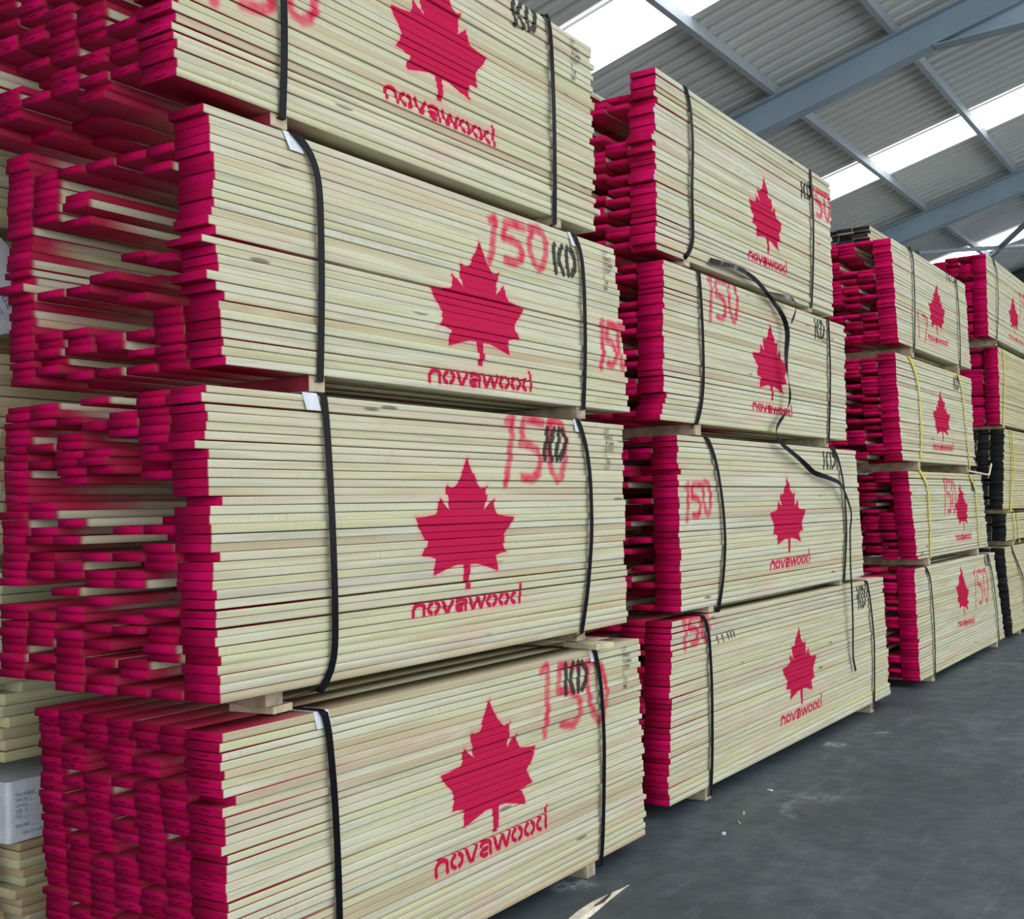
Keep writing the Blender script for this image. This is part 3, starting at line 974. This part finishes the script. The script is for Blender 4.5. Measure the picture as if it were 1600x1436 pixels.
pack('timber_pack', 'lowest red-ended timber pack of the nearest stack, standing on bearers on the floor',
     cfg('S1P4', .063, .988, (2.413, 2.455, 5.047, 5.069), cards={0: (0.0, .034, .012), 1: (0.0, .034, .01)}), 34, None, group=NEAR,
     seed=4, width=.95, skew=(.06, .06), mats=[M_WOOD, M_REDTICK], flush=.80, deep=(.06, .8), bearer_h=.063, bearers=(2.90, 4.55), stack_step=.004,
     codes=[(4.87, .945, PEN, .030, .0285)])
pack('timber_pack', 'red-ended timber pack second from the floor in the nearest stack, hollow dark end',
     cfg('S1P3', 1.074, 2.008, (2.367, 2.412, 4.947, 4.936), cards={0: (-.06, .034, .018), 1: (0.0, .030, .012)}), 34, ROWS_P3, group=NEAR,
     seed=3, skew=(-.045, .03), setback=.06, bearer_h=.055, bearers=(2.70, 4.62),
     codes=[(4.76, 1.955, ['C77', 'M4455', 'P15441', '5E-0CK', '6', '7-8', '213'], .030, .0275)])
pack('timber_pack', 'timber pack third from the floor, nearest stack, lone red boards jutting out',
     cfg('S1P2', 2.068, 2.838, (2.395, 2.45, 4.925, 5.015), cards={0: (-.01, .032, .03), 1: (-.01, .030, .03)}), 28, ROWS_P2, group=NEAR,
     seed=2, red_bearer=True, width=.935, skew=(-.076, -.03), bearer_h=.055, bearers=(2.855, 4.57),
     codes=[(4.79, 2.79, PEN, .030, .0275)])
pack('timber_pack', 'topmost red-ended timber pack of the nearest stack, cut off by the top of the photo',
     cfg('S1P1', 2.887, 3.757, (2.24, 2.28, 4.742, 4.737)), 32, None, group=NEAR, seed=1, red_bearer=True, mats=[M_WOOD, M_REDTICK], flush=.58, deep=(.05, .5),
     bearer_h=.043, bearers=(2.70, 4.40), codes=[(4.54, 3.71, PEN, .030, .0275)])

S2K = dict(group=SECOND, stack_step=.006, flush=.40, deep=(.12, 1.1))
pack('timber_pack', 'lowest and longest timber pack of the second stack, its 150 beside the near strap',
     cfg('S2P4', .074, 1.008, (5.629, 5.536, 9.46, 9.55), sw=.034), 31, seed=24, bearer_h=.073, bearers=(6.035, 9.075), **{**S2K, 'flush': .6})
pack('timber_pack', 'timber pack second from the floor in the second stack, crossed by the loose strap end',
     cfg('S2P3', 1.05, 1.995, (5.767, 5.75, 8.882, 8.974), sw=.034), 31, seed=23, bearer_h=.036, bearers=(6.15, 8.45), **S2K)
pack('timber_pack', 'timber pack third from the floor in the second stack, loose strap hanging over its leaf',
     cfg('S2P2', 2.066, 2.93, (5.661, 5.595, 8.713, 8.658), sw=.034), 29, seed=22, bearer_h=.065, bearers=(6.05, 8.235), **S2K)
pack('timber_pack', 'topmost timber pack of the second stack, red 150 at its far top corner',
     cfg('S2P1', 2.968, 3.95, (5.629, 5.577, 8.484, 8.466), sw=.034), 32, seed=21, bearer_h=.033, bearers=(5.97, 7.98), **S2K)

S3K = dict(group=THIRD, stack_step=.010, flush=.5, deep=(.12, 1.0), n_parts=60)
YB = [M_STRAP, M_YSTRAP]
pack('timber_pack', 'lowest timber pack of the third stack, outlined 150 right of its leaf',
     cfg('S3P4', .068, 1.025, (10.297, 10.359, 13.545, 13.93), sw=.034), 32, seed=34, bearer_h=.066, bearers=(10.83, 13.55), **S3K)
pack('timber_pack', 'timber pack second from the floor, third stack, 150 left of its leaf',
     cfg('S3P3', 1.10, 1.86, (10.214, 10.43, 13.065, 13.272), sw=.036), 26, seed=33, bearer_h=.069, bearers=(10.84, 12.8), straps_mat=M_YSTRAP, **S3K)
pack('timber_pack', 'timber pack third from the floor in the third stack, yellow straps and no 150',
     cfg('S3P2', 1.946, 2.85, (9.959, 10.068, 12.767, 12.811), sw=.036), 30, seed=32, bearer_h=.080, bearers=(10.62, 12.5), straps_mat=M_YSTRAP, **S3K)
pack('timber_pack', 'topmost red-ended timber pack of the third stack, black boards lying on it',
     cfg('S3P1', 2.945, 3.815, (9.957, 10.086, 12.676, 12.794), sw=.034), 29, seed=31, bearer_h=.089, bearers=(10.55, 12.27), **S3K)

BLK = dict(mats=[M_RAWY, M_BLKEND], black=True)
S4K = dict(group=FOURTH, stack_step=.014, flush=.85, deep=(.05, .4), n_parts=50)
pack('timber_pack', 'lowest black-ended timber pack of the far stack, on the floor at the right edge',
     cfg('S4P5', .042, 1.045, (14.236, 14.539, 17.2, 17.3), sw=.036), 34, seed=45, bearer_h=.041, bearers=(15.0, 16.8), **BLK, **S4K)
pack('timber_pack', 'thin black-ended timber pack, second from the floor in the far stack',
     cfg('S4P4', 1.12, 1.425, (14.423, 14.36, 17.2, 17.2), sw=.036), 11, seed=44, bearer_h=.069, bearers=(14.83, 16.8), straps_mat=M_YSTRAP, **BLK, **S4K)
pack('timber_pack', 'tall black-ended timber pack in the middle of the far stack, twin yellow straps',
     cfg('S4P3', 1.478, 2.405, (14.517, 14.253, 17.2, 17.2), sw=.036), 31, seed=43, bearer_h=.048, bearers=(14.62, 16.8), straps_mat=M_YSTRAP, lean=.03, **BLK, **S4K)
pack('timber_pack', 'red-ended timber pack of wide boards below the topmost one of the far stack',
     cfg('S4P2', 2.448, 3.34, (14.345, 14.308, 17.2, 17.2), sw=.036), 30, seed=42, bearer_h=.037, bearers=(14.55, 16.8), straps_mat=M_YSTRAP, cols=3,
     mats=[M_YEL, M_REDEND], **S4K)
pack('timber_pack', 'topmost red-ended timber pack of the far stack, at the right edge under the roof brace',
     cfg('S4P1', 3.417, 4.343, (13.888, 13.844, 17.0, 17.0), sw=.034), 31, seed=41, bearer_h=.071, bearers=(14.30, 16.6), **{**S4K, 'flush': .6})

# black-ended boards lying on the third stack
pack('timber_pack', 'small black-ended bunch of boards lying on top of the third stack',
     dict(v=3.02, zb=3.845, zt=4.055, u=(10.50, 10.45, 12.9, 12.9)), 6, seed=51, bearer_h=.0295, bearers=(10.9, 12.4), width=.72, cols=5,
     stack_step=.01, flush=.8, deep=(.03, .1), n_parts=60, lean=.03, mats=[M_RAW, M_BLKEND], black=True)

# ---------------------------------------------------------------- the row behind, seen past the left edge of the nearest stack
BK = dict(mats=[M_BROWN, M_BROWN], stack_step=.02, n_parts=30, flush=.9, deep=(.02, .06), lean=.02, group='rough timber packs in the row behind')
VB = 3.80
pack('timber_pack', 'rough unpainted timber pack on the floor behind, at the lower left corner',
     dict(v=VB, zb=.06, zt=.487, u=(2.545, 2.62, 4.9, 4.9)), 13, seed=61, bearer_h=.059, bearers=(3.0, 4.5), **BK)
pack('timber_pack', 'rough timber pack behind, resting above the white printed wrapper',
     dict(v=VB, zb=.775, zt=1.44, u=(2.49, 2.50, 4.9, 4.9)), 17, seed=62, bearer_h=.066, bearers=(3.0, 4.5), **{**BK, 'mats': [M_RAW, M_RAW]})
pack('timber_pack', 'rough timber pack behind, half way up at the left edge',
     dict(v=VB, zb=1.50, zt=2.215, u=(2.47, 2.49, 4.9, 4.9)), 19, seed=63, bearer_h=.058, bearers=(3.0, 4.5), **BK)
pack('timber_pack', 'rough timber pack behind, partly under the slanting white sheet',
     dict(v=VB, zb=2.275, zt=2.60, u=(2.52, 2.50, 4.9, 4.9)), 9, seed=64, bearer_h=.058, bearers=(3.0, 4.5), **BK)
pack('timber_pack', 'rough grey-brown timber pack behind, highest at the left edge',
     dict(v=VB, zb=2.665, zt=3.42, u=(2.30, 2.32, 4.9, 4.9)), 20, seed=65, bearer_h=.063, bearers=(3.0, 4.5), **{**BK, 'mats': [M_RAW, M_RAW]})

# white wrapped bundle with the printed form
e = empty('wrapped_bundle', (2.51, VB, .488), 'white card-wrapped bundle with a printed form, low at the left edge', 'wrapped bundle')
m = MB()
rc = .018
cor = [(rc - rc * math.cos(a), rc - rc * math.sin(a)) for a in [math.pi / 2 * i / 5 for i in range(6)]]
poly = cor + [(2.3, 0), (2.3, .98), (0, .98)]
m.prism(poly, lambda p, t: (p[0], p[1], t), 0, .214)
m.build('wrapper', M_PAPER, e)
m = MB()
for tx, x, z, s in (('THICKNESS____', .030, .158, .017), ('SPECIES_____', .030, .139, .017), ('GRADE______', .030, .120, .017), ('SIZE _6_____', .030, .101, .017),
                    ('PCS. ____ ', .030, .083, .017), ('REQ NO. ____', .030, .050, .017), ('ONE OF NORTH', .058, .022, .015)):
    vs, fs = text_mesh(tx, s)
    m.add([(x + p[0] * .88, -.0008, z + p[1]) for p in vs], fs)
o = m.build('printed_form', M_BLUEINK, e)
o['label'] = 'blue printed form lines'
m = MB()
arcp = [(-.0008, .10 + .05 * math.cos(t), .13 + .018 * math.sin(t)) for t in [i * math.pi / 8 for i in range(17)]]
for (a, b, c), (a2, b2, c2) in zip(arcp[:-1], arcp[1:]):
    m.add([(a, b, c - .005), (a2, b2, c2 - .005), (a2, b2, c2 + .005), (a, b, c + .005)], [(0, 1, 2, 3)])
o = m.build('printed_logo', M_BLUEINK, e)
o['label'] = 'dark blue oval mark on the end'

# slanting white sheet with printing
e = empty('hanging_sheet', (2.50, VB - .03, 2.27), 'white printed plastic sheet hanging askew behind the nearest stack', 'plastic sheet')
m = MB()
n = 10
vs, fs = [], []
edge = [(2.30, 2.66, 2.25), (2.495, 2.645, 2.272), (2.535, 2.55, 2.298), (2.556, 2.50, 2.325), (2.572, 2.44, 2.345)]
for j, (u, zt_, zb_) in enumerate(edge):
    for i in range(n + 1):
        t = i / n
        vs.append((u - 2.50, .010 * math.sin(6 * t + j) - .004 * j, zb_ + (zt_ - zb_) * t - 2.27))
for j in range(len(edge) - 1):
    for i in range(n):
        a = j * (n + 1) + i
        fs.append((a, a + n + 1, a + n + 2, a + 1))
m.add(vs, fs)
o = m.build('sheet', M_PAPER, e)
md = o.modifiers.new('thick', 'SOLIDIFY')
md.thickness = .002
md = o.modifiers.new('round', 'SUBSURF')
md.levels = md.render_levels = 1
m = MB()
ca, sa = math.cos(math.radians(-62)), math.sin(math.radians(-62))
for tx, x0, z0, s in (('BESSE', -.050, .150, .034), ('Forest', -.074, .122, .029), ('Products', -.098, .112, .029)):
    tv, tf = text_mesh(tx, s)
    m.add([(x0 + p[0] * ca * .8 - p[1] * sa, -.034, z0 + p[0] * sa * .8 + p[1] * ca) for p in tv], tf)
o = m.build('printed_lettering', M_BLUEINK, e)
o['label'] = 'dark blue printed words'

# ---------------------------------------------------------------- loose things
m = MB()
m.box((-.048, -.09, 0), (.048, .09, .025))
o = m.build('wood_block', M_BLOCK, loc=(2.742, 2.79, .992), bevel=.002)
o.rotation_euler.z = math.radians(6)
tag(o, 'pale wood block wedged under the second pack, beside the near strap', 'wood block')
m = MB()
m.box((-.06, -.10, 0), (.06, .10, .025))
o = m.build('wood_block', M_BLOCK, loc=(4.625, 2.655, .992), bevel=.002)
o.rotation_euler.z = math.radians(-12)
tag(o, 'thin pale wood block under the second pack, near its far corner', 'wood block')

LOOSE = [(6.226, 3.007), (6.417, 3.016), (6.656, 3.011), (6.855, 2.983), (7.029, 2.936), (7.2, 2.885), (7.307, 2.824), (7.368, 2.744), (7.337, 2.657), (7.282, 2.555), (7.306, 2.446), (7.365, 2.338), (7.356, 2.245), (7.234, 2.152), (7.083, 2.08), (7.07, 2.051), (7.13, 1.997), (7.305, 1.945), (7.534, 1.883), (7.775, 1.818), (8.058, 1.782), (8.302, 1.747), (8.435, 1.655), (8.597, 1.523), (8.547, 1.351), (8.494, 1.145), (8.5, 0.936), (8.543, 0.539), (8.599, 0.379)]
LOOP = [(7.018, 2.926), (7.148, 2.928), (7.306, 2.932), (7.409, 2.93), (7.441, 2.892), (7.425, 2.847), (7.372, 2.782)]


def dense(pts, n):
    P = np.array(pts)
    s = np.concatenate([[0], np.cumsum(np.hypot(*np.diff(P, axis=0).T))])
    t = np.linspace(0, s[-1], n)
    a, b = np.interp(t, s, P[:, 0]), np.interp(t, s, P[:, 1])
    for _ in range(2):
        a[1:-1] = np.convolve(a, [.25, .5, .25], 'valid')
        b[1:-1] = np.convolve(b, [.25, .5, .25], 'valid')
    return t / s[-1], a, b


m = MB()
t, a, b = dense(LOOSE, 110)
yy = 2.729 - .022 - .022 * np.abs(np.sin(t * 16)) - .02 * np.sin(t * math.pi)
tw = (0.75 * np.sin(t * 19 + .5) + .35 * np.sin(t * 41)) * np.clip((.72 - t) * 12, 0, 1)
nr = [(math.sin(w) * .9, -abs(math.cos(w)) - .05, .25 * math.sin(w)) for w in tw]
m.ribbon([(a[i] - 6.226, yy[i] - 2.729, b[i] - 3.007) for i in range(len(t))], nr, .034)
t, a, b = dense(LOOP, 24)
yy = 2.729 - .075 - .02 * np.sin(t * math.pi)
m.ribbon([(a[i] - 6.226, yy[i] - 2.729, b[i] - 3.007) for i in range(len(t))], [(.2, -.6, .7 - .7 * q) for q in t], .034)
o = m.build('loose_strap', M_STRAP, loc=(6.226, 2.729, 3.007))
tag(o, 'loose black strap dangling twisted down the front of the second stack', 'strap')

m = MB()
m.tube((-.6, 0, .012), (.22, -.03, -.02), .009, 5)
m.tube((.22, -.03, -.02), (.36, -.03, .10), .010, 5)
tag(m.build('wood_sliver', M_SPLINT, loc=(12.95, 2.675, 1.875)), 'thin pale wood sliver sticking out over the yellow-strapped pack of the third stack', 'wood sliver')

# long splinter on the floor
e = empty('wood_splinter', (4.07, 2.411, 0), 'long pale wood splinter with bark lying on the floor in front', 'wood splinter')
m = MB()
sec = [(0, -.024, .024, .016), (.10, -.030, .030, .020), (.22, -.020, .026, .020), (.33, -.010, .018, .014), (.44, -.003, .006, .007), (.52, -.0006, .0006, .003)]
vs, fs = [], []
for x, a, b, h in sec:
    vs += [(x - .06, a, .001), (x - .06, b, .001), (x - .06, b * .7, h), (x - .06, a * .7, h * .8)]
for i in range(len(sec) - 1):
    for j in range(4):
        fs.append((4 * i + j, 4 * i + (j + 1) % 4, 4 * i + 4 + (j + 1) % 4, 4 * i + 4 + j))
fs += [(3, 2, 1, 0), (20, 21, 22, 23)]
m.add(vs, fs)
m.build('splinter', M_SPLINT, e)
m = MB()
bk = [(.17, -.014, .0), (.22, -.012, .012), (.28, -.004, .014), (.34, .002, .011), (.36, .004, .006), (.30, -.012, .004), (.24, -.020, .002)]
m.add([(x - .06, y_, .019 - x * .016) for x, y_, _ in bk] + [(x - .06, y_ * .8, .025 - x * .016) for x, y_, _ in bk],
      [tuple(range(7))[::-1], tuple(range(7, 14))] + [(i, (i + 1) % 7, 7 + (i + 1) % 7, 7 + i) for i in range(7)])
o = m.build('bark', M_BARK, e)
o['label'] = 'dark strip of bark'
e.rotation_euler.z = math.radians(2.6)
for x, y_, L, w, a, mt, lab in ((5.863, 2.458, .07, .012, 20, M_BLOCK, 'tan wood chip on the floor, highest of the three chips near the second stack'),
                                (5.678, 2.407, .06, .010, 35, M_BLOCK, 'tan wood chip on the floor, middle of the three chips near the second stack'),
                                (5.457, 2.395, .05, .022, 15, M_PAPER, 'white chip on the floor, lowest of the three chips near the second stack'),
                                (6.398, 2.521, .04, .018, 60, M_PAPER, 'tiny white chip on the floor beside the second stack')):
    m = MB()
    m.add([(-L / 2, -w / 2, 0), (L / 2, -w * .3, 0), (L * .45, w / 2, 0), (-L * .4, w * .4, 0), (-L * .4, -w * .3, .006), (L * .4, -w * .2, .004), (L * .36, w * .3, .005), (-L * .3, w * .3, .006)],
          [(3, 2, 1, 0), (4, 5, 6, 7), (0, 1, 5, 4), (1, 2, 6, 5), (2, 3, 7, 6), (3, 0, 4, 7)])
    o = m.build('wood_chip', mt, loc=(x, y_, .001))
    o.rotation_euler.z = math.radians(a)
    tag(o, lab, 'wood chip', 'chips on the floor')
